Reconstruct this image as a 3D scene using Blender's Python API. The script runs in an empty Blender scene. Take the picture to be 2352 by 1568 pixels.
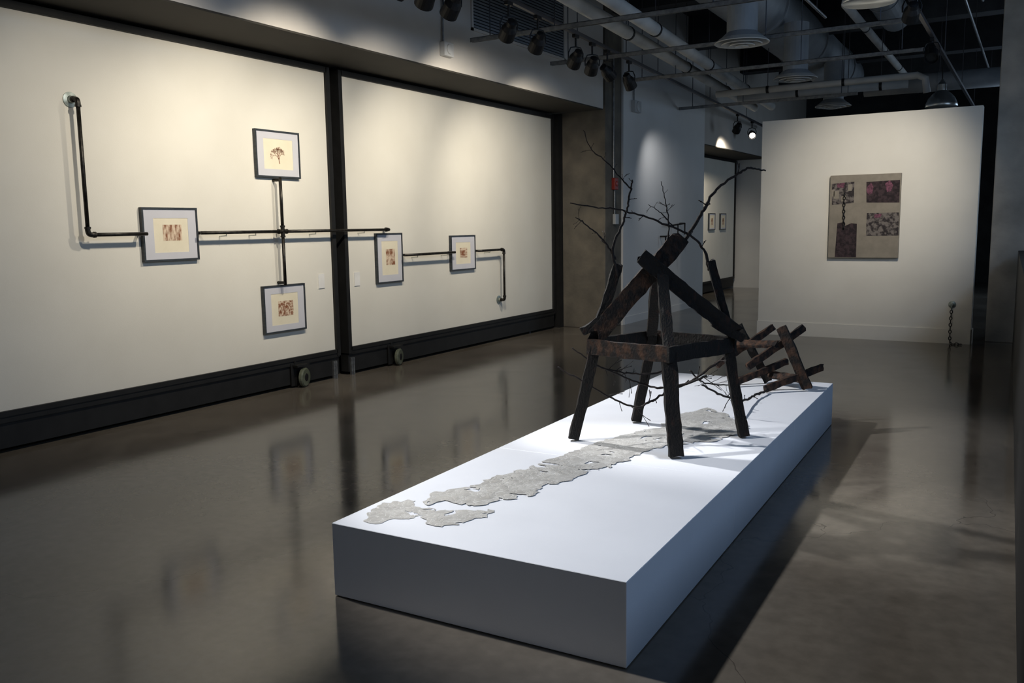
import bpy, math, random
from mathutils import Vector, Matrix, noise
random.seed(7)
V=Vector
sc=bpy.context.scene
sc.view_settings.view_transform='Standard'
col=sc.collection

# ------------------------------------------------------------ materials
def mat(name, base, rough=0.6, metal=0.0, base2=None, scale=6.0, stretch=(1,1,1), bump=0.0, bscale=40.0, emis=None, estr=0.0, lo=0.35, hi=0.65, spec=0.5, detail=6):
    m=bpy.data.materials.new(name); m.use_nodes=True
    nt=m.node_tree; b=nt.nodes['Principled BSDF']
    b.inputs['Base Color'].default_value=(*base,1); b.inputs['Roughness'].default_value=rough; b.inputs['Metallic'].default_value=metal
    b.inputs['Specular IOR Level'].default_value=spec
    tc=nt.nodes.new('ShaderNodeTexCoord'); mp=nt.nodes.new('ShaderNodeMapping'); mp.inputs['Scale'].default_value=stretch
    nt.links.new(tc.outputs['Object'],mp.inputs['Vector'])
    n=nt.nodes.new('ShaderNodeTexNoise'); n.inputs['Scale'].default_value=scale; n.inputs['Detail'].default_value=detail
    nt.links.new(mp.outputs[0],n.inputs['Vector'])
    r=nt.nodes.new('ShaderNodeValToRGB'); r.color_ramp.elements[0].position=lo; r.color_ramp.elements[1].position=hi
    c2=base2 if base2 else tuple(c*0.9 for c in base)
    r.color_ramp.elements[0].color=(*c2,1); r.color_ramp.elements[1].color=(*base,1)
    nt.links.new(n.outputs['Fac'],r.inputs[0]); nt.links.new(r.outputs[0],b.inputs['Base Color'])
    if bump:
        n2=nt.nodes.new('ShaderNodeTexNoise'); n2.inputs['Scale'].default_value=bscale; n2.inputs['Detail'].default_value=5
        nt.links.new(mp.outputs[0],n2.inputs['Vector'])
        bp=nt.nodes.new('ShaderNodeBump'); bp.inputs['Strength'].default_value=bump; bp.inputs['Distance'].default_value=0.01
        nt.links.new(n2.outputs['Fac'],bp.inputs['Height']); nt.links.new(bp.outputs[0],b.inputs['Normal'])
    if emis:
        b.inputs['Emission Color'].default_value=(*emis,1); b.inputs['Emission Strength'].default_value=estr
    return m

M_wall=mat('painted_wall',(0.73,0.695,0.61),0.8,base2=(0.70,0.665,0.58),scale=2,bump=0.05,bscale=120,spec=.3)
M_wall2=mat('neutral_painted_wall',(0.70,0.69,0.67),0.8,base2=(0.67,0.66,0.64),scale=2,bump=0.05,bscale=120,spec=.3)
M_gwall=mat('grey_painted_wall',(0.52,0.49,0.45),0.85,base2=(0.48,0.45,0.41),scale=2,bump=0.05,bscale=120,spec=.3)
M_freew=mat('white_partition_paint',(0.72,0.695,0.64),0.8,base2=(0.68,0.655,0.60),scale=2,spec=.3)
M_base=mat('dark_metal_paint',(0.014,0.014,0.014),0.6,base2=(0.010,0.010,0.010),scale=8,spec=.3)
M_soff=mat('soffit_paint',(0.045,0.041,0.034),0.8,scale=3,spec=.3)
M_conc=mat('column_concrete',(0.18,0.155,0.12),0.85,base2=(0.085,0.077,0.063),scale=3,bump=0.3,bscale=25,lo=0.3,hi=0.7)
M_conc2=mat('brightened_column_concrete',(0.42,0.38,0.33),0.85,base2=(0.27,0.25,0.22),scale=3,bump=0.3,bscale=25,lo=0.3,hi=0.7)  # column concrete with extra light put into its colour, for the right-hand column
M_ceil=mat('dark_ceiling_deck',(0.04,0.044,0.05),0.9,base2=(0.024,0.027,0.032),scale=3)
M_plinth=mat('white_plinth_paint',(0.78,0.79,0.82),0.55,base2=(0.75,0.76,0.79),scale=3,bump=0.06,bscale=200)
M_black=mat('black_metal',(0.008,0.008,0.009),0.5,0.0,spec=.3)
M_steel=mat('galvanised_steel',(0.35,0.36,0.37),0.4,0.85,base2=(0.22,0.23,0.24),scale=20)
M_pipe=mat('black_iron_pipe',(0.05,0.045,0.038),0.4,0.7,base2=(0.016,0.014,0.012),scale=25,bump=0.1)
M_flange=mat('zinc_flange',(0.42,0.46,0.42),0.4,0.8,base2=(0.25,0.28,0.25),scale=30)
M_wpipe=mat('white_pipe_jacket',(0.46,0.46,0.44),0.6,base2=(0.36,0.36,0.35),scale=3)
M_duct=mat('painted_duct',(0.27,0.29,0.31),0.55,base2=(0.20,0.22,0.24),scale=3)
M_strut=mat('strut_metal',(0.08,0.08,0.09),0.5,0.6,scale=15)
M_frame=mat('slate_frame_wood',(0.035,0.042,0.048),0.5,base2=(0.022,0.026,0.03),scale=14,stretch=(1,1,4))
M_mat=mat('mat_board',(0.56,0.555,0.585),0.8,base2=(0.54,0.535,0.565),scale=5,spec=.2)
M_paper=mat('cream_paper',(0.76,0.69,0.53),0.8,base2=(0.72,0.65,0.49),scale=8,spec=.2)
M_ink=mat('brown_ink',(0.30,0.12,0.06),0.8,base2=(0.22,0.085,0.04),scale=40)
def inkmat(name,scale,lo,hi,stretch=(1,1,1)):
    return mat(name,(0.66,0.52,0.38),0.8,base2=(0.22,0.085,0.042),scale=scale,lo=lo,hi=hi,stretch=stretch,detail=9,spec=.2)
M_char=mat('charred_wood',(0.007,0.006,0.005),0.7,base2=(0.024,0.012,0.008),scale=14,stretch=(2,2,1),bump=0.7,bscale=60,lo=0.30,hi=0.42,spec=.25)
M_charb=mat('half_burnt_wood',(0.009,0.007,0.006),0.7,base2=(0.050,0.025,0.014),scale=16,stretch=(1.5,1.5,1),bump=0.7,bscale=60,lo=0.34,hi=0.56,spec=.25)
M_rack=mat('burnt_brown_wood',(0.011,0.008,0.007),0.7,base2=(0.075,0.038,0.022),scale=16,stretch=(1.5,1.5,1),bump=0.7,bscale=60,lo=0.36,hi=0.58,spec=.25)
M_branch=mat('dark_bark',(0.012,0.010,0.010),0.75,base2=(0.03,0.022,0.018),scale=60,bump=0.4,bscale=200,spec=.25)
M_canvas=mat('raw_linen_canvas',(0.27,0.24,0.20),0.9,base2=(0.23,0.205,0.17),scale=10,bump=0.2,bscale=400,spec=.2)
M_patch=mat('patch_grey_pattern',(0.17,0.15,0.14),0.9,base2=(0.035,0.030,0.032),scale=24,lo=0.42,hi=0.58,spec=.2)
M_patch2=mat('patch_maroon_pattern',(0.058,0.040,0.045),0.9,base2=(0.026,0.020,0.023),scale=26,lo=0.4,hi=0.6,spec=.2)
M_pink=mat('patch_pink',(0.20,0.08,0.12),0.9,base2=(0.07,0.035,0.05),scale=40,spec=.2)
M_card=mat('blank_label_card',(0.80,0.78,0.74),0.7)
M_tyre=mat('green_rubber_tyre',(0.12,0.13,0.09),0.6,base2=(0.06,0.07,0.045),scale=20)
M_red=mat('red_plastic',(0.30,0.03,0.02),0.4)
M_wplast=mat('white_plastic',(0.5,0.5,0.49),0.4)
M_lens=mat('lit_lens',(1,1,1),0.3,emis=(1,0.93,0.82),estr=14)
M_lensoff=mat('dark_lens',(0.03,0.03,0.03),0.2)
M_bulb=mat('lit_bulb',(1,1,1),0.3,emis=(0.75,0.95,1),estr=10)
M_day=mat('daylight_glass',(0.6,0.75,0.9),0.2,emis=(0.7,0.85,1),estr=1.6)
M_alu=mat('spun_aluminium',(0.62,0.66,0.68),0.3,0.9,scale=4)

def floor_mat():
    m=bpy.data.materials.new('polished_concrete'); m.use_nodes=True; nt=m.node_tree; b=nt.nodes['Principled BSDF']
    N=nt.nodes.new; Lk=nt.links.new
    tc=N('ShaderNodeTexCoord')
    n1=N('ShaderNodeTexNoise'); n1.inputs['Scale'].default_value=0.9; n1.inputs['Detail'].default_value=9; n1.inputs['Roughness'].default_value=0.62; n1.inputs['Distortion'].default_value=0.5
    n2=N('ShaderNodeTexNoise'); n2.inputs['Scale'].default_value=14; n2.inputs['Detail'].default_value=8
    Lk(tc.outputs['Object'],n1.inputs['Vector']); Lk(tc.outputs['Object'],n2.inputs['Vector'])
    r=N('ShaderNodeValToRGB'); r.color_ramp.elements[0].position=0.3; r.color_ramp.elements[1].position=0.72
    r.color_ramp.elements[0].color=(0.090,0.077,0.062,1); r.color_ramp.elements[1].color=(0.170,0.150,0.125,1)
    Lk(n1.outputs['Fac'],r.inputs[0])
    mx=N('ShaderNodeMix'); mx.data_type='RGBA'; mx.blend_type='MULTIPLY'; mx.inputs[0].default_value=0.5
    r2=N('ShaderNodeValToRGB'); r2.color_ramp.elements[0].position=0.25; r2.color_ramp.elements[1].position=0.75
    r2.color_ramp.elements[0].color=(0.6,0.6,0.6,1); r2.color_ramp.elements[1].color=(1.15,1.15,1.15,1)
    Lk(n2.outputs['Fac'],r2.inputs[0]); Lk(r.outputs[0],mx.inputs[6]); Lk(r2.outputs[0],mx.inputs[7])
    vd=N('ShaderNodeTexNoise'); vd.inputs['Scale'].default_value=1.6; vd.inputs['Detail'].default_value=4
    Lk(tc.outputs['Object'],vd.inputs['Vector'])
    ad=N('ShaderNodeMix'); ad.data_type='RGBA'; ad.blend_type='ADD'; ad.inputs[0].default_value=0.8
    Lk(tc.outputs['Object'],ad.inputs[6]); Lk(vd.outputs['Color'],ad.inputs[7])
    vo=N('ShaderNodeTexVoronoi'); vo.feature='DISTANCE_TO_EDGE'; vo.inputs['Scale'].default_value=0.33
    Lk(ad.outputs[2],vo.inputs['Vector'])
    lt=N('ShaderNodeMath'); lt.operation='LESS_THAN'; lt.inputs[1].default_value=0.0008; Lk(vo.outputs['Distance'],lt.inputs[0])
    mc=N('ShaderNodeMix'); mc.data_type='RGBA'; Lk(lt.outputs[0],mc.inputs[0]); Lk(mx.outputs[2],mc.inputs[6]); mc.inputs[7].default_value=(0.07,0.06,0.05,1)
    Lk(mc.outputs[2],b.inputs['Base Color'])
    rr=N('ShaderNodeMapRange'); rr.inputs[1].default_value=0.3; rr.inputs[2].default_value=0.7; rr.inputs[3].default_value=0.09; rr.inputs[4].default_value=0.18
    Lk(n1.outputs['Fac'],rr.inputs[0]); Lk(rr.outputs[0],b.inputs['Roughness'])
    b.inputs['IOR'].default_value=1.5
    bp=N('ShaderNodeBump'); bp.inputs['Strength'].default_value=0.02; bp.inputs['Distance'].default_value=0.01
    Lk(n2.outputs['Fac'],bp.inputs['Height']); Lk(bp.outputs[0],b.inputs['Normal'])
    return m
M_floor=floor_mat()

def map_mat():
    m=bpy.data.materials.new('crinkled_clear_film'); m.use_nodes=True; nt=m.node_tree; b=nt.nodes['Principled BSDF']
    N=nt.nodes.new; Lk=nt.links.new; tc=N('ShaderNodeTexCoord')
    n=N('ShaderNodeTexNoise'); n.inputs['Scale'].default_value=9; n.inputs['Detail'].default_value=10; n.inputs['Distortion'].default_value=1.5
    Lk(tc.outputs['Object'],n.inputs['Vector'])
    r=N('ShaderNodeValToRGB'); r.color_ramp.elements[0].position=0.3; r.color_ramp.elements[1].position=0.7
    r.color_ramp.elements[0].color=(0.40,0.385,0.36,1); r.color_ramp.elements[1].color=(0.60,0.585,0.55,1)
    Lk(n.outputs['Fac'],r.inputs[0])
    v=N('ShaderNodeTexVoronoi'); v.feature='DISTANCE_TO_EDGE'; v.inputs['Scale'].default_value=20
    mp=N('ShaderNodeMapping'); mp.inputs['Scale'].default_value=(1.0,0.45,1); mp.inputs['Rotation'].default_value=(0,0,0.5)
    ad=N('ShaderNodeMix'); ad.data_type='RGBA'; ad.blend_type='ADD'; ad.inputs[0].default_value=0.2
    Lk(tc.outputs['Object'],mp.inputs[0]); Lk(mp.outputs[0],ad.inputs[6]); Lk(n.outputs['Color'],ad.inputs[7]); Lk(ad.outputs[2],v.inputs['Vector'])
    lt=N('ShaderNodeMath'); lt.operation='LESS_THAN'; lt.inputs[1].default_value=0.025; Lk(v.outputs['Distance'],lt.inputs[0])
    mc=N('ShaderNodeMix'); mc.data_type='RGBA'; Lk(lt.outputs[0],mc.inputs[0]); Lk(r.outputs[0],mc.inputs[6]); mc.inputs[7].default_value=(0.75,0.74,0.71,1)
    Lk(mc.outputs[2],b.inputs['Base Color']); b.inputs['Roughness'].default_value=0.3; b.inputs['Metallic'].default_value=0.1
    bp=N('ShaderNodeBump'); bp.inputs['Strength'].default_value=0.6; bp.inputs['Distance'].default_value=0.006
    Lk(v.outputs['Distance'],bp.inputs['Height']); Lk(bp.outputs[0],b.inputs['Normal'])
    h=N('ShaderNodeTexNoise'); h.inputs['Scale'].default_value=9; h.inputs['Detail'].default_value=7; h.inputs['Distortion'].default_value=.8
    Lk(tc.outputs['Object'],h.inputs['Vector'])
    g=N('ShaderNodeMath'); g.operation='LESS_THAN'; g.inputs[1].default_value=0.63; Lk(h.outputs['Fac'],g.inputs[0]); Lk(g.outputs[0],b.inputs['Alpha'])
    return m
M_map=map_mat()

# ------------------------------------------------------------ builders
ORG={}
def empty(name,loc,label,cat,group=None,parent=None):
    e=bpy.data.objects.new(name,None); e.empty_display_size=0.1
    col.objects.link(e); ORG[e.name]=V(loc)
    if parent: e.parent=parent; e.location=V(loc)-ORG[parent.name]
    else:
        e.location=loc; e['label']=label; e['category']=cat
        if group: e['group']=group
    return e
def put(name,verts,faces,m,parent=None,smooth=False,label=None,cat=None,kind=None,origin=None,group=None):
    o0=ORG[parent.name] if parent else V(origin if origin else (0,0,0))
    me=bpy.data.meshes.new(name); me.from_pydata([tuple(V(v)-o0) for v in verts],[],faces); me.update()
    import bmesh
    bm=bmesh.new(); bm.from_mesh(me); bmesh.ops.recalc_face_normals(bm,faces=bm.faces); bm.to_mesh(me); bm.free()
    if smooth:
        for p in me.polygons: p.use_smooth=True
    if isinstance(m,list):
        for q in m: me.materials.append(q)
    else: me.materials.append(m)
    ob=bpy.data.objects.new(name,me); col.objects.link(ob)
    if parent: ob.parent=parent
    else: ob.location=o0
    ORG[ob.name]=o0
    if label: ob['label']=label
    if cat: ob['category']=cat
    if kind: ob['kind']=kind
    if group: ob['group']=group
    return ob
def boxg(x0,x1,y0,y1,z0,z1):
    v=[(x,y,z) for x in(x0,x1) for y in(y0,y1) for z in(z0,z1)]
    f=[(0,1,3,2),(4,6,7,5),(0,4,5,1),(2,3,7,6),(0,2,6,4),(1,5,7,3)]
    return v,f
def box(name,x0,x1,y0,y1,z0,z1,m,parent=None,bevel=0,**k):
    v,f=boxg(x0,x1,y0,y1,z0,z1)
    ob=put(name,v,f,m,parent,**k)
    if bevel:
        md=ob.modifiers.new('b','BEVEL'); md.width=bevel; md.segments=2
    return ob
class G:
    def __init__(s): s.v=[]; s.f=[]
    def add(s,vf):
        v,f=vf; n=len(s.v); s.v+= [tuple(a) for a in v]; s.f+=[tuple(i+n for i in q) for q in f]; return s
    def box(s,*a): return s.add(boxg(*a))
def frame_of(d):
    d=d.normalized(); a=V((0,0,1)) if abs(d.z)<0.9 else V((1,0,0))
    x=d.cross(a).normalized(); y=d.cross(x).normalized(); return x,y
def tube(pts,rad,seg=10,cap=True):
    pts=[V(p) for p in pts]; n=len(pts)
    if not hasattr(rad,'__len__'): rad=[rad]*n
    vs=[];fs=[]
    x=None
    for i,p in enumerate(pts):
        d=(pts[min(i+1,n-1)]-pts[max(i-1,0)]).normalized()
        if x is None: x,y=frame_of(d)
        else:
            x=(x-d*x.dot(d))
            if x.length<1e-5: x,_=frame_of(d)
            x.normalize(); y=d.cross(x)
        for k in range(seg):
            a=2*math.pi*k/seg; vs.append(p+(x*math.cos(a)+y*math.sin(a))*rad[i])
    for i in range(n-1):
        for k in range(seg):
            k2=(k+1)%seg; fs.append((i*seg+k,i*seg+k2,(i+1)*seg+k2,(i+1)*seg+k))
    if cap: fs.append(tuple(range(seg))[::-1]); fs.append(tuple(range((n-1)*seg,n*seg)))
    return vs,fs
def lathe(base,axis,prof,seg=24):
    axis=V(axis).normalized(); x,y=frame_of(axis); base=V(base); vs=[];fs=[]
    for r,h in prof:
        for k in range(seg):
            a=2*math.pi*k/seg; vs.append(base+axis*h+(x*math.cos(a)+y*math.sin(a))*max(r,1e-4))
    for i in range(len(prof)-1):
        for k in range(seg):
            k2=(k+1)%seg; fs.append((i*seg+k,i*seg+k2,(i+1)*seg+k2,(i+1)*seg+k))
    fs.append(tuple(range(seg))[::-1]); fs.append(tuple(range((len(prof)-1)*seg,len(prof)*seg)))
    return vs,fs
def torus(c,axis,R,r,seg=20,s2=8,sx=1.0,dirx=None):
    axis=V(axis).normalized()
    if dirx is None: x,y=frame_of(axis)
    else: x=V(dirx).normalized(); y=axis.cross(x)
    vs=[];fs=[];c=V(c)
    for i in range(seg):
        a=2*math.pi*i/seg; d=x*math.cos(a)*sx+y*math.sin(a); dn=(x*math.cos(a)+y*math.sin(a)).normalized()
        for j in range(s2):
            b=2*math.pi*j/s2; vs.append(c+d*R+dn*math.cos(b)*r+axis*math.sin(b)*r)
    for i in range(seg):
        for j in range(s2):
            i2=(i+1)%seg;j2=(j+1)%s2; fs.append((i*s2+j,i2*s2+j,i2*s2+j2,i*s2+j2))
    return vs,fs
def boardg(p0,p1,w,t,hint,n=16,jit=0.003,rag=0.012,taper=0.0):
    p0=V(p0);p1=V(p1);d=(p1-p0);L=d.length;d.normalize()
    wd=V(hint); wd=(wd-d*wd.dot(d)).normalized(); td=d.cross(wd).normalized()
    prof=[(-.5,-.5),(-.17,-.52),(.2,-.5),(.5,-.5),(.52,0),(.5,.5),(.15,.51),(-.2,.5),(-.5,.5),(-.51,0)]
    vs=[];fs=[];k=len(prof); off=[random.uniform(-rag,rag) for _ in prof]; off2=[random.uniform(-rag,rag) for _ in prof]
    ph=random.uniform(0,9)
    for i in range(n+1):
        u=i/n; sc_=1-taper*u; bow=math.sin(u*7+ph)*jit*0.6
        for j,(a,b) in enumerate(prof):
            e=0
            if i==0:e=off[j]
            if i==n:e=off2[j]
            ej=jit*(1.0 if abs(a)>.4 and abs(b)>.4 else 0.5)
            vs.append(p0+d*(L*u+e)+wd*(a*w*sc_+bow+random.uniform(-ej,ej))+td*(b*t+random.uniform(-ej,ej)*.6))
    for i in range(n):
        for j in range(k):
            j2=(j+1)%k; fs.append((i*k+j,i*k+j2,(i+1)*k+j2,(i+1)*k+j))
    fs.append(tuple(range(k))[::-1]); fs.append(tuple(range(n*k,(n+1)*k)))
    return vs,fs
def smooth_path(pts,sub=6,jit=0.0):
    pts=[V(p) for p in pts]; out=[]
    P=[pts[0]*2-pts[1]]+pts+[pts[-1]*2-pts[-2]]
    for i in range(1,len(P)-2):
        for s in range(sub):
            t=s/sub
            a,b,c,d=P[i-1],P[i],P[i+1],P[i+2]
            q=0.5*((2*b)+(c-a)*t+(2*a-5*b+4*c-d)*t*t+(3*b-a-3*c+d)*t**3)
            out.append(q+V([random.uniform(-jit,jit) for _ in range(3)]))
    out.append(pts[-1]); return out
def branchg(pts,r0,r1,twigs=5,tl=0.09,g=None,jit=0.004):
    g=g or G()
    P=smooth_path(pts,7,jit); n=len(P)
    rad=[r0+(r1-r0)*i/(n-1) for i in range(n)]
    rad=[r*(1.25 if random.random()<0.12 else random.uniform(.92,1.08)) for r in rad]
    g.add(tube(P,rad,7))
    for k in range(twigs):
        i=random.randint(n//5,n-2); d=(P[min(i+1,n-1)]-P[i-1]).normalized()
        side=V((random.uniform(-1,1)*.85,random.uniform(-1,1)*.5,random.uniform(-.6,1))); side=(side-d*side.dot(d)).normalized()
        dd=(d*0.6+side).normalized(); l=tl*random.uniform(.4,1.2)
        q=[P[i]]; cur=dd.copy()
        for s in range(4):
            cur=(cur+V([random.uniform(-.25,.25) for _ in range(3)])).normalized(); q.append(q[-1]+cur*l/4)
        rr=max(rad[i]*.5,.0016); g.add(tube(q,[rr,rr*.8,rr*.7,rr*.6,rr*1.1],5))
        if l>tl*.7:
            q2=[q[2],q[2]+(cur+side*.8)*l*.2,q[2]+(cur*1.3+side)*l*.35]; g.add(tube(q2,[rr*.6,rr*.5,rr*.7],5))
    return g

# ------------------------------------------------------------ camera
yaw,pitch,roll=-0.54469,0.13269,-0.01494
f=V((math.sin(yaw)*math.cos(pitch),math.cos(yaw)*math.cos(pitch),-math.sin(pitch)))
r=V((math.cos(yaw),-math.sin(yaw),0)); u=r.cross(f)
r2=r*math.cos(roll)+u*math.sin(roll); u2=-r*math.sin(roll)+u*math.cos(roll)
cd=bpy.data.cameras.new('camera'); cam=bpy.data.objects.new('camera',cd); col.objects.link(cam)
cam.matrix_world=Matrix(((r2.x,u2.x,-f.x,0),(r2.y,u2.y,-f.y,0),(r2.z,u2.z,-f.z,1.6),(0,0,0,1)))
cd.sensor_width=36; cd.lens=1987.26/2352*36; cd.clip_start=0.05
sc.camera=cam

# ------------------------------------------------------------ room shell
ZC=5.3
S=dict(kind='structure')
put('floor',[(-7.2,-4,0),(4.5,-4,0),(4.5,26,0),(-7.2,26,0)],[(0,1,2,3)],M_floor,**S)
put('ceiling',[(-7.2,-4,ZC),(4.5,-4,ZC),(4.5,26,ZC),(-7.2,26,ZC)],[(0,3,2,1)],M_ceil,**S)
WX=-6.42; MX=-5.62
box('wall_left',-7.1,-7.0,-4,12.12,0,3.32,M_base,**S)
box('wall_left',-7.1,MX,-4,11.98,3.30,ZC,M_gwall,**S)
box('trim_1',-7.0,MX-0.005,-4,11.975,3.285,3.30,M_soff,**S)
box('wall_left',-7.1,MX,12.72,16.57,0,ZC,M_wall2,**S)
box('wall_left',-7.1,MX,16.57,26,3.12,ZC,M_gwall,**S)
box('trim_2',-7.0,MX-0.005,16.57,21.3,3.105,3.12,M_soff,**S)
box('wall_left',-7.1,MX,21.35,26,0,3.12,M_wall2,**S)
box('wall_left',-7.1,-7.0,16.5,21.35,0,3.12,M_base,**S)
box('wall_far',-7.1,4.5,25,25.1,0,ZC,M_ceil,**S)
box('wall_right',4.4,4.5,-4,26,0,ZC,M_gwall,**S)
box('wall_near',-7.1,4.5,-4.1,-4,0,ZC,M_gwall,**S)
box('baseboard_left',MX,MX+0.012,12.75,16.57,0,0.12,M_wall2,**S)
box('trim_3',-7.0,-5.655,12.13,12.74,0,ZC,M_conc,bevel=0.01,**S)
box('trim_4',-0.52,0.22,12.85,13.5,0,ZC,M_conc2,bevel=0.01,**S)
box('trim_5',-6.50,-6.38,11.99,12.125,0,3.30,M_base,**S)
for i,(a,b) in enumerate([(2.35,2.62),(2.68,2.9),(2.98,3.1)]):
    box('window_1' if i==0 else 'window_%d'%(i+1),-6.99,-6.97,11.9,12.12,a,b,M_day,**S)
for y in (6,9.2,12.4,15.6,18.8,22):
    box('trim_6',-7,4.4,y,y+0.35,ZC-0.55,ZC,M_ceil,**S)
put('trim_7',[(-.20,12.6,0),(.09,.6,0),(.45,.6,0),(.2,12.6,0),(-.20,12.6,1.2),(.09,.6,1.2),(.45,.6,1.2),(.2,12.6,1.2)],
    [(0,1,2,3),(4,7,6,5),(0,4,5,1),(1,5,6,2),(2,6,7,3),(3,7,4,0)],M_base,**S)

# ------------------------------------------------------------ rolling panels
def panel(y0,y1,label,casters,brackets,x=WX,z0=0.31,z1=3.20):
    e=empty('rolling_wall_panel',(x-.08,(y0+y1)/2,0),label,'wall panel','rolling wall panels')
    box('panel_board',x-.10,x,y0+.05,y1-.05,z0,z1,M_wall,e)
    g=G(); t=.045
    g.box(x-.12,x+.03,y0,y0+t+.01,.24,z1+.055).box(x-.12,x+.03,y1-t-.01,y1,.24,z1+.055)
    g.box(x-.12,x+.03,y0+t,y1-t,z1,z1+.055).box(x-.12,x+.03,y0+t,y1-t,z0-.04,z0)
    put('panel_frame',g.v,g.f,M_base,e)
    g=G().box(x-.10,x+.005,y0+.01,y1-.01,.035,z0-.04).box(x-.1,x+.022,y0+.01,y1-.01,.225,z0-.035)
    put('base_rail',g.v,g.f,M_base,e)
    for cy in casters:
        c=empty('caster',(x+.02,cy,0),'','',parent=e)
        ax=V((math.cos(.30),math.sin(.30),0)); ctr=V((x+.08,cy,.10))
        put('wheel',*lathe(ctr-ax*.025,ax,[(.05,0),(.085,.002),(.097,.012),(.097,.038),(.085,.048),(.05,.05)],28),M_tyre,c,smooth=False)
        put('hub',*lathe(ctr-ax*.03,ax,[(.012,0),(.035,.001),(.05,.01),(.05,.05),(.035,.058),(.012,.06)],20),M_black,c)
        g=G().box(x+.0,x+.035,cy-.085,cy-.06,.02,.27).box(x+.0,x+.10,cy-.11,cy+.06,.215,.235).box(x+.02,x+.03,cy-.13,cy-.055,.02,.25)
        put('caster_bracket',g.v,g.f,M_base,c)
    for by in brackets:
        g=G().box(x+.005,x+.03,by-.028,by+.028,.0,.19).box(x+.03,x+.04,by-.004,by+.004,.0,.19)
        for zz in (.04,.08,.12,.16): g.add(lathe((x+.03,by-.016,zz),(1,0,0),[(.006,0),(.006,.006)],8)).add(lathe((x+.03,by+.016,zz),(1,0,0),[(.006,0),(.006,.006)],8))
        put('hinge_bracket',g.v,g.f,M_steel,e)
    return e
panel(2.15,6.97,'white panel in dark metal frame on casters, holding three prints',[6.36],[6.88])
panel(7.10,11.88,'white panel in dark metal frame on casters, holding two prints',[7.90],[7.16])
panel(16.62,21.25,'white panel in dark frame in the farther bay',[],[],z0=.28,z1=3.04)
for (y,z) in ((6.745,1.055),(7.305,1.045)):
    box('wall_label_card',WX+.001,WX+.008,y-.045,y+.045,z-.075,z+.075,M_card,label='blank cream label card on the white panel',cat='label card')

# ------------------------------------------------------------ framed prints
def tree2d(cx,cz,h,seed):
    random.seed(seed); q=[]
    def rec(y,z,a,l,w,d):
        y2=y+math.cos(a)*l; z2=z+math.sin(a)*l
        ny,nz=-math.sin(a),math.cos(a)
        q.append([(y+ny*w,z+nz*w),(y-ny*w,z-nz*w),(y2-ny*w*.7,z2-nz*w*.7),(y2+ny*w*.7,z2+nz*w*.7)])
        if d==0:return
        for s in ((-1,1) if random.random()<.45 else (-1,.1,1)): rec(y2,z2,a+s*random.uniform(.25,.62)+random.uniform(-.15,.15),l*random.uniform(.68,.9),max(w*.68,.0009),d-1)
    rec(cx,cz,math.pi/2+.15,h,h*.15,6); random.seed(11); return q
def picture(y0,y1,z0,z1,label,x=WX,op=None,pr=None,art=None):
    e=empty('framed_print',(x,(y0+y1)/2,z0),label,'framed picture','framed brown prints')
    w=.016; X0=x+.001; X1=x+.038
    g=G().box(X0,X1,y0,y0+w,z0,z1).box(X0,X1,y1-w,y1,z0,z1).box(X0,X1,y0+w,y1-w,z0,z0+w).box(X0,X1,y0+w,y1-w,z1-w,z1)
    put('frame',g.v,g.f,M_frame,e)
    a,b,c,d=op
    W=y1-y0;Hh=z1-z0
    oy0=y0+W*a;oy1=y0+W*b;oz0=z0+Hh*c;oz1=z0+Hh*d
    g=G().box(X0,X1-.008,y0+w,oy0,z0+w,z1-w).box(X0,X1-.008,oy1,y1-w,z0+w,z1-w).box(X0,X1-.008,oy0,oy1,z0+w,oz0).box(X0,X1-.008,oy0,oy1,oz1,z1-w)
    put('mat',g.v,g.f,M_mat,e)
    box('paper',X0,X1-.010,oy0-.002,oy1+.002,oz0-.002,oz1+.002,M_paper,e)
    a,b,c,d=pr; py0=y0+W*a;py1=y0+W*b;pz0=z0+Hh*c;pz1=z0+Hh*d; xx=X1-.0090
    if art=='tree':
        v=[];fc=[]
        for qd in tree2d((py0+py1)/2+.01,pz0,(pz1-pz0)*.24,9):
            n=len(v); v+=[(xx,p[0],p[1]) for p in qd]; fc.append((n,n+1,n+2,n+3))
        put('print_image',v,fc,M_ink,e)
    else:
        put('print_image',[(xx,py0,pz0),(xx,py1,pz0),(xx,py1,pz1),(xx,py0,pz1)],[(0,1,2,3)],art,e)
    return e
picture(4.63,5.19,1.345,1.80,'slate framed brown print of rough bark on cream paper',op=(.2,.82,.16,.80),pr=(.36,.70,.38,.68),art=inkmat('ink_bark',20,.36,.58,(1,2.2,.8)))
picture(5.91,6.485,2.10,2.55,'slate framed brown print of a bare tree',op=(.18,.84,.18,.82),pr=(.34,.68,.30,.66),art='tree')
picture(5.91,6.47,.585,1.055,'slate framed brown print of tangled branches',op=(.18,.82,.16,.82),pr=(.34,.70,.34,.66),art=inkmat('ink_tangle',38,.42,.60))
picture(7.62,8.09,.97,1.54,'upright slate framed brown print of pale rocks',op=(.20,.82,.16,.84),pr=(.36,.70,.36,.68),art=inkmat('ink_rocks',12,.42,.56))
picture(9.08,9.64,1.04,1.49,'slate framed brown print of a hilly landscape',op=(.2,.80,.18,.80),pr=(.36,.66,.36,.64),art=inkmat('ink_hills',8,.38,.60,(1,1,4)))
for yy in (19.23,20.05):
    picture(yy,yy+.43,1.44,1.82,'small dark framed print in the farther bay',op=(.15,.85,.12,.88),pr=(.35,.65,.3,.7),art=inkmat('ink_small',20,.4,.6))

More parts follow.
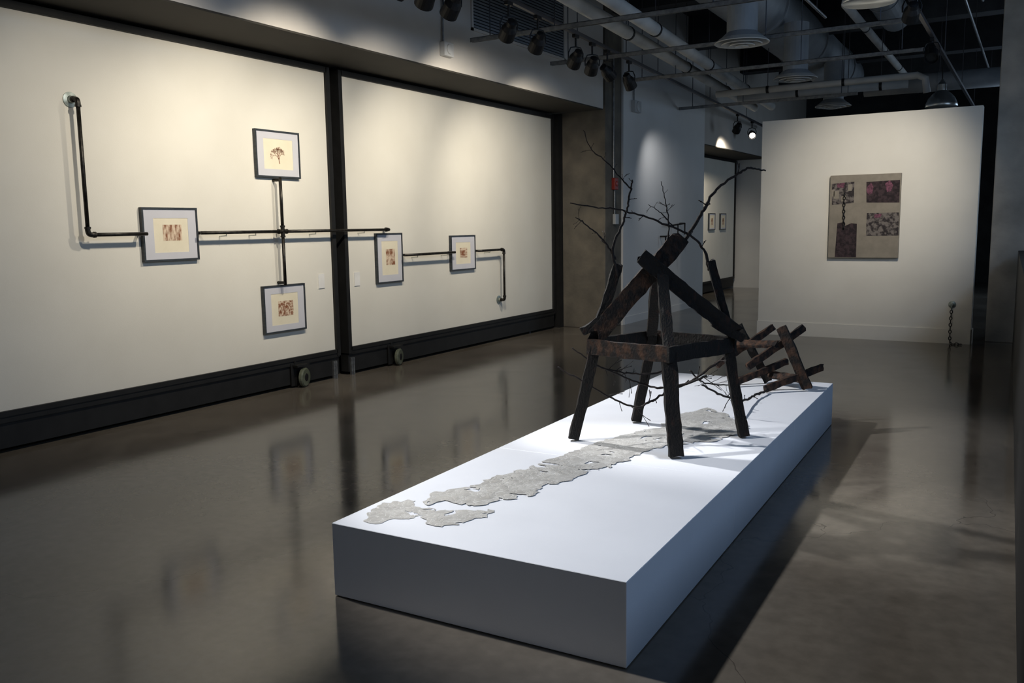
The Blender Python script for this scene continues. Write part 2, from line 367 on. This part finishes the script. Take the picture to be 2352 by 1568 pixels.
# ------------------------------------------------------------ wall pipes
PX=WX+.10; PR=.0155
def elbow(c,a,b):
    c=V(c);a=V(a);b=V(b); p=[c+a*.055,c+a*.03,c+(a+b)*.008,c+b*.03,c+b*.055]
    g=G(); g.add(tube(smooth_path(p,3),PR*1.3,14)); g.add(tube([c+a*.062,c+a*.045],PR*1.55,14)).add(tube([c+b*.062,c+b*.045],PR*1.55,14)); return g
def pipe(e,p,q):
    p=V(p);q=V(q); put('pipe',*tube([p,q],PR,14),M_pipe,e,smooth=True)
def flange(e,c):
    put('flange',*lathe((WX+.001,c[1],c[2]),(1,0,0),[(.058,0),(.058,.008),(.03,.012),(.026,.03),(.024,.035)],24),M_flange,e)
    put('pipe_nipple',*tube([(WX+.02,c[1],c[2]),(PX-.03,c[1],c[2])],PR,12),M_pipe,e)
def wallend(e,y,z):
    put('pipe_nipple',*tube([(WX+.001,y,z),(PX,y,z)],PR*.9,12),M_pipe,e)
X_=V((1,0,0));Y_=V((0,1,0));Z_=V((0,0,1))
def clip(e,y,z):
    g=G().add(tube([(WX+.001,y,z-.035),(PX-.005,y,z-.03)],.004,6)).add(tube([(PX-.005,y,z-.035),(PX-.005,y,z-.012)],.004,6)); put('pipe_clip',g.v,g.f,M_flange,e)
e=empty('wall_pipe',(PX,4.1,1.58),'black iron pipe from round flange dropping to a framed print','pipe','black iron wall pipes')
flange(e,(0,4.10,2.61)); g=elbow((PX,4.10,2.61),-X_,-Z_); put('elbow',g.v,g.f,M_pipe,e)
pipe(e,(PX,4.10,2.56),(PX,4.10,1.62)); g=elbow((PX,4.10,1.58),Z_,Y_); put('elbow',g.v,g.f,M_pipe,e); pipe(e,(PX,4.13,1.58),(PX,4.625,1.58))
wallend(e,4.605,1.58)
e=empty('wall_pipe',(PX,6.14,1.58),'black iron pipe cross joining four framed prints','pipe','black iron wall pipes')
pipe(e,(PX,5.17,1.58),(PX,6.10,1.58)); pipe(e,(PX,6.18,1.58),(PX,7.74,1.58)); pipe(e,(PX,6.14,1.62),(PX,6.14,2.10)); pipe(e,(PX,6.14,1.54),(PX,6.14,1.055))
wallend(e,5.215,1.58); wallend(e,6.14,2.075); wallend(e,6.14,1.08)
g=G()
for dd in (Y_,-Y_,Z_,-Z_): g.add(tube([V((PX,6.14,1.58)),V((PX,6.14,1.58))+dd*.05],PR*1.3,14)).add(tube([V((PX,6.14,1.58))+dd*.042,V((PX,6.14,1.58))+dd*.058],PR*1.6,14))
put('cross_fitting',g.v,g.f,M_pipe,e)
g=elbow((PX,7.78,1.58),-Y_,-X_); put('elbow',g.v,g.f,M_pipe,e); wallend(e,7.78,1.58)
for y in (5.45,5.8,6.6,7.35): clip(e,y,1.58)
e=empty('wall_pipe',(PX,8.5,1.28),'straight black iron pipe linking two framed prints','pipe','black iron wall pipes')
pipe(e,(PX,8.04,1.28),(PX,9.07,1.28)); clip(e,8.3,1.28); clip(e,8.9,1.28); wallend(e,8.115,1.28); wallend(e,9.055,1.28)
e=empty('wall_pipe',(PX,10.2,1.28),'black iron pipe turning down from print to round flange','pipe','black iron wall pipes')
pipe(e,(PX,9.60,1.28),(PX,10.2,1.28)); wallend(e,9.66,1.28); g=elbow((PX,10.25,1.28),-Y_,-Z_); put('elbow',g.v,g.f,M_pipe,e); pipe(e,(PX,10.25,1.24),(PX,10.25,.62))
g=elbow((PX,10.25,.58),Z_,-X_); put('elbow',g.v,g.f,M_pipe,e); flange(e,(0,10.25,.58)); clip(e,9.9,1.28)
e=empty('wall_pipe_piece',(MX,14.8,1.2),'small bent pipe piece with hanging frame on the white wall','artwork')
def fp(a,b,rr=.014): put('pipe',*tube([V(a),V(b)],rr,8),M_pipe,e)
XX=MX+.10
fp((XX,14.45,1.56),(XX,15.25,1.60)); fp((XX,15.25,1.60),(XX,15.25,1.40)); fp((XX,14.3,1.38),(XX,14.9,1.40)); fp((XX,14.3,1.38),(XX,14.3,1.22)); fp((XX,14.9,1.40),(XX,14.9,1.15)); fp((MX,15.25,1.6),(XX,15.25,1.6)); fp((MX,14.3,1.38),(XX,14.3,1.38)); fp((XX,14.9,1.4),(XX,14.9,1.58))

# ------------------------------------------------------------ fixtures on main wall
e=empty('air_vent',(MX,9.5,3.78),'grey louvred air vent on the header wall','vent')
g=G(); vy0,vy1,vz0,vz1=8.48,10.75,3.80,4.6
g.box(MX,MX+.02,vy0,vy1,vz0,vz0+.03).box(MX,MX+.02,vy0,vy1,vz1-.03,vz1).box(MX,MX+.02,vy0,vy0+.03,vz0,vz1).box(MX,MX+.02,vy1-.03,vy1,vz0,vz1)
put('vent_frame',g.v,g.f,M_gwall,e)
g=G(); z=vz0+.05
while z<vz1-.04:
    g.add(([(MX+.002,vy0+.03,z+.02),(MX+.002,vy1-.03,z+.02),(MX+.018,vy1-.03,z-.012),(MX+.018,vy0+.03,z-.012)],[(0,1,2,3)])); z+=.035
put('louvres',g.v,g.f,M_duct,e)
box('vent_back',MX,MX+.003,vy0+.02,vy1-.02,vz0+.02,vz1-.02,M_black,e)
def wallbox(y,z,w,h,d,m,label,name,cat,cond=None,lens=True,x=MX):
    e=empty(name,(x,y,z),label,cat)
    box('box_body',x,x+d,y-w/2,y+w/2,z-h/2,z+h/2,m,e,bevel=.008)
    if lens: put('cover',*lathe((x+d,y,z),(1,0,0),[(w*.32,0),(w*.30,.012),(w*.1,.018)],16),m,e)
    if cond: put('conduit',*tube([(x+.02,y-w*.25,z+h/2-.01),(x+.02,y-w*.25,cond)],.012,8),M_steel,e)
    return e
wallbox(7.95,3.50,.17,.15,.07,M_wplast,'white strobe box with grey conduit on header wall','strobe_box','electrical box',4.3)
wallbox(13.15,3.45,.26,.18,.07,M_wplast,'white strobe box on white wall','strobe_box','electrical box',3.9)
wallbox(12.42,2.22,.13,.18,.06,M_red,'red fire alarm box on concrete column','fire_alarm_box','alarm',4.2,x=-5.655)
wallbox(12.46,1.68,.13,.16,.05,M_wplast,'grey switch box on concrete column','switch_box','electrical box',2.13,lens=False,x=-5.655)

# ------------------------------------------------------------ free standing partition
FY=12.49
e=empty('partition_wall',(-2.03,FY+.1,0),'freestanding white gallery partition with low baseboard','partition wall')
box('partition_body',-3.40,-.67,FY,FY+.22,0,3.0,M_freew,e)
g=G().box(-3.41,-.66,FY-.015,FY,0,.19).box(-.67,-.655,FY-.015,FY+.22,0,.19)
put('partition_baseboard',g.v,g.f,M_freew,e)
e=empty('canvas_painting',(-2.01,FY,1.1),'beige linen canvas with four dark patterned patches and chain','painting')
cy=FY-.055
box('canvas',-2.45,-1.565,cy,FY-.001,1.105,2.21,M_canvas,e,bevel=.004)
def patch(pts,m,lab=None,off=.003): 
    o=put('collage_patch',[(a,cy-off,b) for a,b in pts],[tuple(range(len(pts)))],m,e,label=lab)
patch([(-2.43,2.10),(-2.14,2.12),(-2.14,1.84),(-2.42,1.82)],M_patch)
patch([(-1.99,2.11),(-1.58,2.12),(-1.575,1.83),(-1.98,1.84)],M_patch2)
patch([(-1.97,1.70),(-1.575,1.70),(-1.57,1.40),(-1.97,1.40)],M_patch)
patch([(-2.34,1.57),(-2.26,1.585),(-2.25,1.53),(-2.16,1.57),(-2.09,1.56),(-2.085,1.115),(-2.36,1.115)],M_patch2)
patch([(-1.98,2.04),(-1.93,2.10),(-1.90,2.04),(-1.91,1.96),(-1.95,1.94),(-1.985,1.98)],M_pink,'pink torn shape',.005)
patch([(-1.76,2.08),(-1.70,2.12),(-1.66,2.06),(-1.68,1.98),(-1.73,1.97)],M_pink,'pink torn shape',.005)
patch([(-2.36,2.10),(-2.26,2.11),(-2.27,2.04),(-2.36,2.05)],M_pink,'pink torn shape',.005)
patch([(-1.88,1.68),(-1.78,1.69),(-1.80,1.64),(-1.87,1.63)],M_pink,'pink torn shape',.005)
for (a,b,c,d) in ((-2.40,-2.33,1.9,2.0),(-2.22,-2.17,2.0,2.08),(-2.30,-2.24,1.86,1.93),(-2.43,-2.39,1.93,2.02)):
    patch([(a,d),(b,d+.01),(b,c),(a,c)],M_canvas,None,.0045)
def chain(pts,R,rr,parent,m):
    P=smooth_path(pts,30); g=G(); last=P[0]; k=0
    step=R*1.75*1.5
    for p in P:
        if (p-last).length>=step or k==0:
            d=(p-last).normalized() if k else V((0,0,-1))
            a,b=frame_of(d); ax=a if k%2 else b
            g.add(torus(p,ax,R,rr,12,6,sx=1.5,dirx=d)); last=p.copy(); k+=1
    put('chain',g.v,g.f,m,parent)
chain([(-2.26,cy-.012,1.95),(-2.262,cy-.012,1.75),(-2.255,cy-.012,1.50)],.015,.0065,e,M_black)
e=empty('wall_ring_chain',(-.9,FY-.03,.5),'steel eye bolt with dark chain hanging to the floor','chain')
put('eye_plate',*lathe((-.90,FY,.51),(0,-1,0),[(.045,0),(.045,.008),(.02,.015),(.014,.05),(.02,.06),(.012,.075)],20),M_flange,e)
put('ring',*torus((-.90,FY-.06,.475),(1,0,0),.028,.007),M_flange,e)
chain([(-.90,FY-.06,.46),(-.905,FY-.062,.25),(-.90,FY-.065,.03),(-.88,FY-.10,.012),(-.84,FY-.13,.012),(-.78,FY-.11,.012)],.015,.0055,e,M_black)

# ------------------------------------------------------------ plinth
NL,NR,FR,FL=(-2.56,2.69),(-1.19,2.73),(-1.32,7.06),(-2.68,6.98); HP=.332
e=empty('display_plinth',(-1.93,4.9,0),'long low white painted plinth on concrete floor','plinth')
def lerp(a,b,t): return (a[0]+(b[0]-a[0])*t,a[1]+(b[1]-a[1])*t)
cuts=[0,.335,.665,1.0]
for i in range(3):
    a0=cuts[i]+(.0004 if i else 0);a1=cuts[i+1]-(.0004 if i<2 else 0)
    q=[lerp(NL,FL,a0),lerp(NR,FR,a0),lerp(NR,FR,a1),lerp(NL,FL,a1)]
    v=[(x,y,.004) for x,y in q]+[(x,y,HP) for x,y in q]
    o=put('plinth_section',v,[(3,2,1,0),(4,5,6,7),(0,1,5,4),(1,2,6,5),(2,3,7,6),(3,0,4,7)],M_plinth,e)
    md=o.modifiers.new('b','BEVEL'); md.width=.002; md.segments=1

def ragged(pts):
    pts=[V((a,b,0)) for a,b in pts]; P=[]
    n=len(pts)
    for i in range(n):
        a,b,c,d=pts[i-1],pts[i],pts[(i+1)%n],pts[(i+2)%n]
        for s in range(14):
            t=s/14; P.append(0.5*((2*b)+(c-a)*t+(2*a-5*b+4*c-d)*t*t+(3*b-a-3*c+d)*t**3))
    out=[]
    for i,p in enumerate(P):
        w=V((noise.noise(p*11),noise.noise(p*11+V((7,3,1))),0))*.045+V((noise.noise(p*34),noise.noise(p*34+V((2,9,4))),0))*.022
        out.append(p+w)
    return out
import bmesh
def film(name,outs):
    bm=bmesh.new()
    for k,o in enumerate(outs):
        pts=ragged(o); vs=[bm.verts.new((p.x,p.y,HP+.002+.0012*k)) for p in pts]
        es=[bm.edges.new((vs[i],vs[(i+1)%len(vs)])) for i in range(len(vs))]
        bmesh.ops.triangle_fill(bm,edges=es,use_beauty=True,normal=(0,0,1))
    bm.normal_update()
    for fc in bm.faces:
        if fc.normal.z<0: fc.normal_flip()
    me=bpy.data.meshes.new(name); bm.to_mesh(me); bm.free(); me.materials.append(M_map)
    ob=bpy.data.objects.new(name,me); col.objects.link(ob)
    ob['label']='crinkled translucent grey film cut like a coastline on plinth'; ob['category']='artwork'
random.seed(3)
film('film_map_cutout',[
 [(-2.49,2.80),(-2.53,2.93),(-2.52,3.06),(-2.43,3.09),(-2.36,3.04),(-2.30,3.08),(-2.24,3.03),(-2.22,2.97),(-2.27,2.93),(-2.33,2.87),(-2.38,2.80),(-2.44,2.77)],
 [(-2.25,3.05),(-2.12,3.10),(-2.05,3.16),(-2.02,3.12),(-2.05,3.02),(-2.07,2.91),(-2.13,2.87),(-2.19,2.89),(-2.24,2.95)],
 [(-2.38,3.12),(-2.42,3.26),(-2.36,3.34),(-2.33,3.42),(-2.30,3.52),(-2.30,3.62),(-2.25,3.75),(-2.22,3.89),(-2.21,4.05),(-2.18,4.21),(-2.16,4.4),(-2.11,4.59),(-2.06,4.8),(-1.99,4.96),(-1.96,5.1),(-2.0,5.3),(-1.97,5.42),(-1.93,5.58),(-1.88,5.70),(-1.78,5.62),(-1.70,5.55),(-1.61,5.43),(-1.52,5.35),(-1.46,5.23),(-1.50,5.05),(-1.53,4.92),(-1.56,4.82),(-1.68,4.72),(-1.76,4.62),(-1.80,4.45),(-1.84,4.25),(-1.87,4.07),(-1.94,3.9),(-1.95,3.72),(-2.0,3.60),(-1.99,3.42),(-2.07,3.30),(-2.10,3.20),(-2.18,3.18),(-2.24,3.14),(-2.30,3.15),(-2.34,3.10)],
])
random.seed(21)

# ------------------------------------------------------------ charred house-frame sculpture
LRd=V((.849,.5285,0)); LRn=V((.5285,-.849,0))
cL,cF,cR,cB=[V(p) for p in ((-2.21,4.52,0),(-1.68,4.42,0),(-1.49,4.96,0),(-2.05,5.09,0))]
e=empty('charred_wood_sculpture',(-1.87,4.73,HP),'charred black timber table frame with gable boards and branches, on plinth','sculpture')
def part(name,vf,m,lab=None): return put(name,vf[0],vf[1],m,e,label=lab)
for a,b,t in ((cL,cF,0),(cF,cR,0),(cR,cB,0),(cB,cL,0)):
    d=(b-a).normalized(); A=a+V((0,0,.893))-d*.012; B=b+V((0,0,.893))+d*.0
    part('apron_board',boardg(A,B,.088,.024,(0,0,1),14,.0025,.004),M_charb if (a is cL) else M_char)
for top,foot,w in ((cL,(-2.29,4.47,HP+.012),.062),(cF,(-1.62,4.38,HP+.012),.078),(cR,(-1.43,5.00,HP+.012),.058),(cB,(-2.15,5.08,HP+.012),.058)):
    c=V((-1.86,4.74,0)); t=top+(c-top).normalized()*.045
    part('leg',boardg(V(foot),V((t.x,t.y,.925)),w,.045,LRd,14,.003,.003),M_char)
part('gable_board',boardg((-2.17,4.54,.965),(-1.765,4.80,1.515),.105,.03,LRd-V((0,0,.7)),20,.005,.02),M_charb,'half-burnt brown board')
part('gable_board',boardg(V((-1.955,4.675,1.41))+LRn*.04,V((-1.49,4.965,.965))+LRn*.04,.085,.032,LRd,20,.005,.02),M_char)
part('gable_post',boardg((-1.70,4.47,.92),(-1.845,4.715,1.33),.062,.035,LRd,12,.003,.004),M_char)
part('gable_post',boardg((-2.03,5.03,.92),(-1.885,4.76,1.33),.062,.035,LRd,12,.003,.004),M_char)
part('corner_post',boardg((-2.20,4.55,.93),(-2.068,4.62,1.37),.055,.03,LRd,12,.004,.01),M_char)
part('corner_post',boardg((-1.50,4.96,.92),(-1.612,4.89,1.385),.045,.03,LRd,12,.004,.01),M_char)
part('brace_block',boardg((-2.245,4.50,.98),(-2.14,4.57,1.06),.05,.04,(0,0,1),5,.004,.006),M_char)
part('brace_block',boardg(V((-1.60,4.89,1.03))+LRn*.03,V((-1.45,4.98,.93))+LRn*.03,.05,.04,(0,0,1),5,.004,.006),M_char)
def br(pts,r0,r1,tw=5,tl=.09):
    g=branchg(pts,r0,r1,tw,tl); put('branch',g.v,g.f,M_branch,e,smooth=True)
br([(-2.07,4.61,1.30),(-2.09,4.59,1.46),(-2.04,4.62,1.62),(-2.02,4.63,1.69),(-2.005,4.645,1.80),(-2.00,4.65,1.85)],.009,.0045,4,.05)
br([(-2.005,4.645,1.80),(-2.06,4.61,1.87),(-2.13,4.57,1.96),(-2.20,4.52,2.03),(-2.235,4.50,2.13)],.0045,.0018,6,.06)
br([(-2.08,4.60,1.40),(-2.12,4.575,1.48),(-2.17,4.54,1.55),(-2.24,4.49,1.62),(-2.27,4.47,1.645)],.006,.0025,7,.07)
br([(-1.62,4.89,1.33),(-1.65,4.87,1.45),(-1.73,4.82,1.54),(-1.90,4.71,1.625),(-2.05,4.62,1.68),(-2.18,4.53,1.70),(-2.30,4.46,1.725)],.008,.003,5,.04)
br([(-1.755,4.81,1.48),(-1.67,4.85,1.63),(-1.63,4.88,1.72),(-1.58,4.91,1.80),(-1.47,4.97,1.885),(-1.42,5.0,1.905),(-1.35,5.05,1.89)],.011,.0045,3,.05)
br([(-1.83,4.76,1.46),(-1.82,4.76,1.61),(-1.835,4.755,1.72),(-1.86,4.74,1.84)],.005,.002,7,.06)
br([(-1.80,4.78,1.58),(-1.86,4.74,1.66),(-1.92,4.70,1.71)],.004,.0018,4,.04)
br([(-2.37,4.42,.775),(-2.27,4.48,.71),(-2.12,4.58,.60),(-1.99,4.66,.53),(-1.90,4.71,.56),(-1.82,4.76,.62),(-1.70,4.84,.68),(-1.60,4.90,.76),(-1.5,4.97,.85)],.0045,.008,12,.10)
br([(-2.30,4.47,.89),(-2.20,4.53,.80),(-2.11,4.58,.75),(-1.97,4.66,.68),(-1.85,4.74,.64),(-1.74,4.80,.66),(-1.62,4.88,.71)],.004,.007,10,.09)
br([(-2.21,4.54,.79),(-2.08,4.62,.74),(-1.95,4.72,.72),(-1.8,4.85,.74)],.004,.006,6,.09)
br([(-1.72,4.86,.74),(-1.66,4.9,.67),(-1.60,5.0,.64),(-1.50,5.15,.62)],.005,.003,8,.10)
g=branchg([(-1.66,6.40,.36),(-1.68,6.1,.37),(-1.66,5.75,.40),(-1.70,5.4,.50),(-1.74,5.15,.60)],.009,.006,7,.12)
o=put('bare_branch',g.v,g.f,M_branch,None,smooth=True,origin=(-1.66,6.1,.35),label='thin dark bare branch lying between the two sculptures',cat='branch')

# ------------------------------------------------------------ charred rack
e=empty('charred_wood_rack',(-1.70,6.62,HP),'tumbled lattice of charred brown boards on plinth','sculpture')
def pr(a,b,w,t,m,h=(1,0,0)):
    o=V((-.045,0,-.008)); put('rack_board',*boardg(V(a)+o,V(b)+o,w,t,h,12,.003,.008),m,e)
pr((-1.575,6.60,.82),(-1.375,6.63,.362),.075,.03,M_charb)
pr((-1.95,6.76,.80),(-1.72,6.82,.362),.06,.03,M_char)
pr((-1.44,6.75,.81),(-1.785,6.46,.52),.055,.028,M_rack,(0,0,1))
pr((-1.70,6.87,.79),(-2.06,6.56,.50),.05,.028,M_rack,(0,0,1))
pr((-1.30,6.77,.51),(-1.64,6.42,.370),.05,.028,M_rack,(0,0,1))
pr((-1.59,6.88,.52),(-1.92,6.55,.370),.05,.028,M_rack,(0,0,1))
pr((-1.97,6.70,.66),(-1.60,6.60,.69),.065,.025,M_rack,(0,.8,.5))
pr((-1.71,6.80,.42),(-1.40,6.66,.42),.055,.025,M_rack,(0,.5,.8))

# ------------------------------------------------------------ ceiling services
def railx(y): return -4.40-.0774*(y-7.23)
e=empty('lighting_track',(railx(10),10,3.72),'long black lighting track hung under the ceiling','lighting track')
g=G().add(boardg((railx(1),1,3.72),(railx(20.2),20.2,3.72),.04,.04,(1,0,0),2,0,0)); put('track_rail',g.v,g.f,M_strut,e)
for y in (3,6,9,12,15,18): put('hanger_rod',*tube([(railx(y),y,3.73),(railx(y),y,ZC)],.006,6),M_strut,e)
def G2(base,t):
    g=G().box(base.x-.02,base.x+.02,base.y-.05,base.y+.05,base.z-.055,base.z-.02); g.add(tube([V((base.x,base.y,base.z-.03)),t-V((0,0,.005))],.012,8)); return g.v,g.f
def track_light(base,target,lit=False,power=0,ang=70,blend=.9,color=(1,.92,.78),vis=True,drop=.28,size=.06):
    base=V(base); target=V(target); c=base-V((0,0,drop)); d=(target-c).normalized()
    if vis:
        e=empty('track_spotlight',c,('lit ' if lit else '')+'black metal spotlight hanging from the track','spotlight','black track spotlights')
        L=.21; b0=c-d*L*.55
        put('lamp_body',*lathe(b0,d,[(.02,0),(.045,.008),(.05,.05),(.062,.07),(.075,.10),(.08,L),(.072,L),(.068,L-.03)],20),M_black,e)
        put('lens',*lathe(b0+d*(L-.032),d,[(.067,0),(.05,.004),(.01,.006)],18),M_lens if lit else M_lensoff,e)
        x,_=frame_of(d); x=V((x.x,x.y,0)).normalized()
        t=c+V((0,0,.13))
        put('yoke',*tube([c+x*.085,c+x*.088+V((0,0,.06)),c+x*.06+V((0,0,.12)),t,c-x*.06+V((0,0,.12)),c-x*.088+V((0,0,.06)),c-x*.085],.007,6),M_black,e)
        put('track_adapter',*G2(base,t),M_black,e)
    if power:
        ld=bpy.data.lights.new('spot','SPOT'); ld.energy=power; ld.spot_size=math.radians(ang); ld.spot_blend=blend; ld.color=color; ld.shadow_soft_size=size
        lo=bpy.data.objects.new('spot_lamp',ld); col.objects.link(lo); lo.location=c+d*.14
        lo.rotation_euler=d.to_track_quat('-Z','Y').to_euler()
T=3.72
def tl(y,tgt,**k): track_light((railx(y),y,T),tgt,**k)
WARM=(1,.91,.76)
tl(4.0,(WX,4.4,1.6),power=140,color=WARM,ang=95,blend=1)
tl(5.5,(WX,5.7,1.85),power=225,color=WARM,lit=True,ang=92,blend=1)
tl(5.85,(WX,7.2,1.5),power=0)
tl(6.25,(WX,7.3,1.7),power=130,color=WARM,ang=92,blend=1)
tl(7.3,(WX,8.9,1.8),power=215,color=WARM,ang=90,blend=1)
tl(7.95,(WX,9.3,1.4),power=0)
tl(8.95,(WX,10.5,1.6),power=180,color=WARM,ang=90,blend=1)
tl(9.45,(-6,11,1.5))
tl(9.95,(-4,13.5,1.5))
tl(10.75,(-4.4,13.0,1.0))
tl(17.2,(WX,18.6,1.6),power=210,color=WARM,ang=85,blend=1)
tl(18.6,(-3.5,14.5,1.0),lit=True)
tl(13.3,(MX,14.6,1.5),power=38,color=(.97,.98,1),ang=95,blend=1,vis=False)
CW=(.98,.985,1)
tl(2.8,(-1.7,3.7,.33),power=600,color=CW,ang=46,blend=.6)
tl(5.0,(-1.75,5.6,.33),power=620,color=CW,ang=52,blend=.6,vis=False)
e=empty('lighting_track',(-1.17,10,3.72),'lighting track with hanging rods near the columns','lighting track')
g=G().box(-1.20,-1.16,2,20,3.70,3.74); put('track_rail',g.v,g.f,M_strut,e)
for y in (4,7,10,13,16,19): put('hanger_rod',*tube([(-1.18,y,3.73),(-1.18,y,ZC)],.006,6),M_strut,e)
track_light((-1.18,9.6,T),(-2.0,FY,1.9),power=290,color=WARM,ang=60,blend=1,lit=False,drop=.1)

def services(name,pts,rad,m,label,cat,seg=14,bands=None,group=None):
    e=empty(name,pts[0],label,cat,group)
    put('pipe_run' if 'duct' not in name else 'duct_run',*tube(pts,rad,seg),m,e,smooth=True)
    if bands:
        P=[V(p) for p in pts]
        for i in range(len(P)-1):
            L=(P[i+1]-P[i]).length; n=int(L/bands)
            for k in range(1,n+1):
                c=P[i].lerp(P[i+1],k*bands/L-.3/L); d=(P[i+1]-P[i]).normalized()
                put('pipe_band',*tube([c-d*.02,c+d*.02],rad*1.06 if rad>.15 else rad*1.12,seg),M_black if rad<.15 else M_duct,e)
                put('hanger_rod',*tube([c+V((0,0,rad)),V((c.x,c.y,ZC))],.006,5),M_strut,e)
    return e
W2='white jacketed pipes under the ceiling'
services('ceiling_pipe',[(-3.9,5,3.85),(-4.95,17.6,3.85)],.075,M_wpipe,'white jacketed pipe with black hanger bands under ceiling','pipe',bands=2.6,group=W2)
services('ceiling_pipe',[(-3.55,5,3.85),(-4.62,17.6,3.85)],.075,M_wpipe,'white jacketed pipe with black hanger bands under ceiling','pipe',bands=2.6,group=W2)
services('ceiling_pipe',[(-4.5,13.8,3.62),(-1.6,13.95,3.65),(-1.5,13.95,3.6),(-1.47,13.97,3.4)],.05,M_wpipe,'white jacketed cross pipe ending in a downturned elbow','pipe',bands=1.1,group=W2)
services('ceiling_pipe',[(-4.6,15.3,3.75),(-1.9,15.4,3.75)],.07,M_wpipe,'white jacketed cross pipe under ceiling','pipe',bands=1.3,group=W2)
services('ceiling_pipe',[(-2.4,12.8,4.5),(-2.5,22,4.5)],.06,M_wpipe,'white jacketed pipe high under ceiling','pipe',bands=2,group=W2)
services('air_duct',[(-3.35,4,4.65),(-3.75,20,4.65)],.42,M_duct,'large round grey air duct under ceiling','duct',seg=32,bands=3)
services('air_duct',[(-2.8,16.9,3.95),(-.4,17.0,3.95)],.16,M_duct,'round grey branch duct under ceiling','duct',seg=24,bands=1.5)
services('air_duct',[(-1.9,5,4.75),(-2.1,15.2,4.75)],.22,M_duct,'round grey air duct near the lighting track','duct',seg=24,bands=3)
for (x,y) in ((-2.98,10.02),(-3.07,12.92),(-3.22,16.36)):
    e=empty('ceiling_diffuser',(x,y,3.6),'round white louvred ceiling diffuser under duct','air diffuser','round ceiling diffusers')
    for i,(R,z) in enumerate(((.30,3.60),(.22,3.585),(.14,3.57),(.07,3.56))):
        vs,fs=lathe((x,y,z),(0,0,1),[(R,0),(R+.004,.008),(R-.045,.05),(R-.05,.045),(R-.012,.004),(R,0)],32); fs=fs[:-2]
        put('diffuser_ring',vs,fs,M_wpipe,e)
    put('diffuser_neck',*lathe((x,y,3.64),(0,0,1),[(.26,0),(.17,.08),(.17,.72)],28),M_duct,e)
for (y,x0,x1,z) in ((8.3,-5.5,-1.3,3.62),(10.15,-5.5,-1.3,3.64),(11.85,-5.2,-1.3,3.62),(7.0,-5.4,-1.0,3.95),(15.1,-5.6,-2.6,3.6)):
    e=empty('strut_channel',((x0+x1)/2,y,z),'grey metal strut channel hung across the ceiling','metal channel','ceiling strut channels')
    g=G().box(x0,x1,y-.022,y-.018,z,z+.045).box(x0,x1,y+.018,y+.022,z,z+.045).box(x0,x1,y-.022,y+.022,z+.04,z+.045)
    put('channel_rail',g.v,g.f,M_steel,e)
    for xx in (x0+.25,-4.45,-2.75,x1-.25):
        put('hanger_rod',*tube([(xx,y,z+.04),(xx,y,ZC)],.006,6),M_strut,e)
for (x,z,y0,y1) in ((-.75,4.3,5,12.7),(-.95,4.35,5,20),(-2.45,4.15,6,11.8)):
    e=empty('metal_conduit',(x,(y0+y1)/2,z),'thin grey metal conduit running under the ceiling','conduit','thin ceiling conduits')
    put('conduit_tube',*tube([(x,y0,z),(x,y1,z)],.018,8),M_steel,e,smooth=True)
    for k in range(4):
        yy=y0+.5+(y1-y0-1)*k/3; put('hanger_rod',*tube([(x,yy,z),(x,yy,ZC)],.005,5),M_strut,e)
def pendant(x,y,z,lit):
    e=empty('pendant_lamp',(x,y,z),'spun aluminium dome pendant lamp'+(' glowing' if lit else ' unlit'),'pendant lamp','aluminium dome pendants')
    put('lamp_shade',*lathe((x,y,z),(0,0,1),[(.235,0),(.245,.01),(.235,.06),(.20,.14),(.14,.21),(.08,.26),(.075,.26),(.13,.20),(.19,.13),(.225,.05),(.232,.003)],32),M_alu,e,smooth=True)
    put('lamp_neck',*lathe((x,y,z+.24),(0,0,1),[(.07,0),(.07,.12),(.04,.16),(.02,.2)],18),M_alu,e)
    put('bulb',*lathe((x,y,z+.03),(0,0,1),[(.01,0),(.06,.02),(.08,.07),(.05,.14),(.03,.2)],16),M_bulb if lit else M_wplast,e,smooth=True)
    put('cord',*tube([(x,y,z+.42),(x,y,ZC)],.008,6),M_black,e)
pendant(-1.47,16.07,3.42,False)
pendant(-1.46,8.9,3.60,True)
track_light((-1.18,11.5,T),(-1.0,9,1.0),drop=.2)

# ------------------------------------------------------------ lights
def area(name,loc,target,sx,sy,power,color):
    ld=bpy.data.lights.new(name,'AREA'); ld.shape='RECTANGLE'; ld.size=sx; ld.size_y=sy; ld.energy=power; ld.color=color
    lo=bpy.data.objects.new(name,ld); col.objects.link(lo); lo.location=loc
    lo.rotation_euler=(V(target)-V(loc)).to_track_quat('-Z','Y').to_euler()
BL=(.6,.78,1)
area('daylight_window',(4.2,9,2.6),(-2,8,1.5),9,2.4,80,BL)
area('blue_plinth_fill',(3.6,4.5,4.7),(-1.2,4.5,.1),6,1.0,115,(.36,.6,1))  # added blue fill lamp for the plinth's right side, no opening behind it
area('far_fill',(1.5,20,2.6),(-4,16,1.2),3,2.4,55,BL)  # fill lamp added to brighten the far end of the room, not a window
area('room_fill',(1.5,-3.0,3.2),(-2.5,5,0.5),5,2.5,26,(.88,.92,1))
area('ceiling_fill',(-1,8,2.0),(-2,10,5),3,3,10,(.65,.82,1))
w=bpy.data.worlds.new('world'); sc.world=w; w.use_nodes=True
w.node_tree.nodes['Background'].inputs[0].default_value=(.5,.65,.9,1); w.node_tree.nodes['Background'].inputs[1].default_value=.05
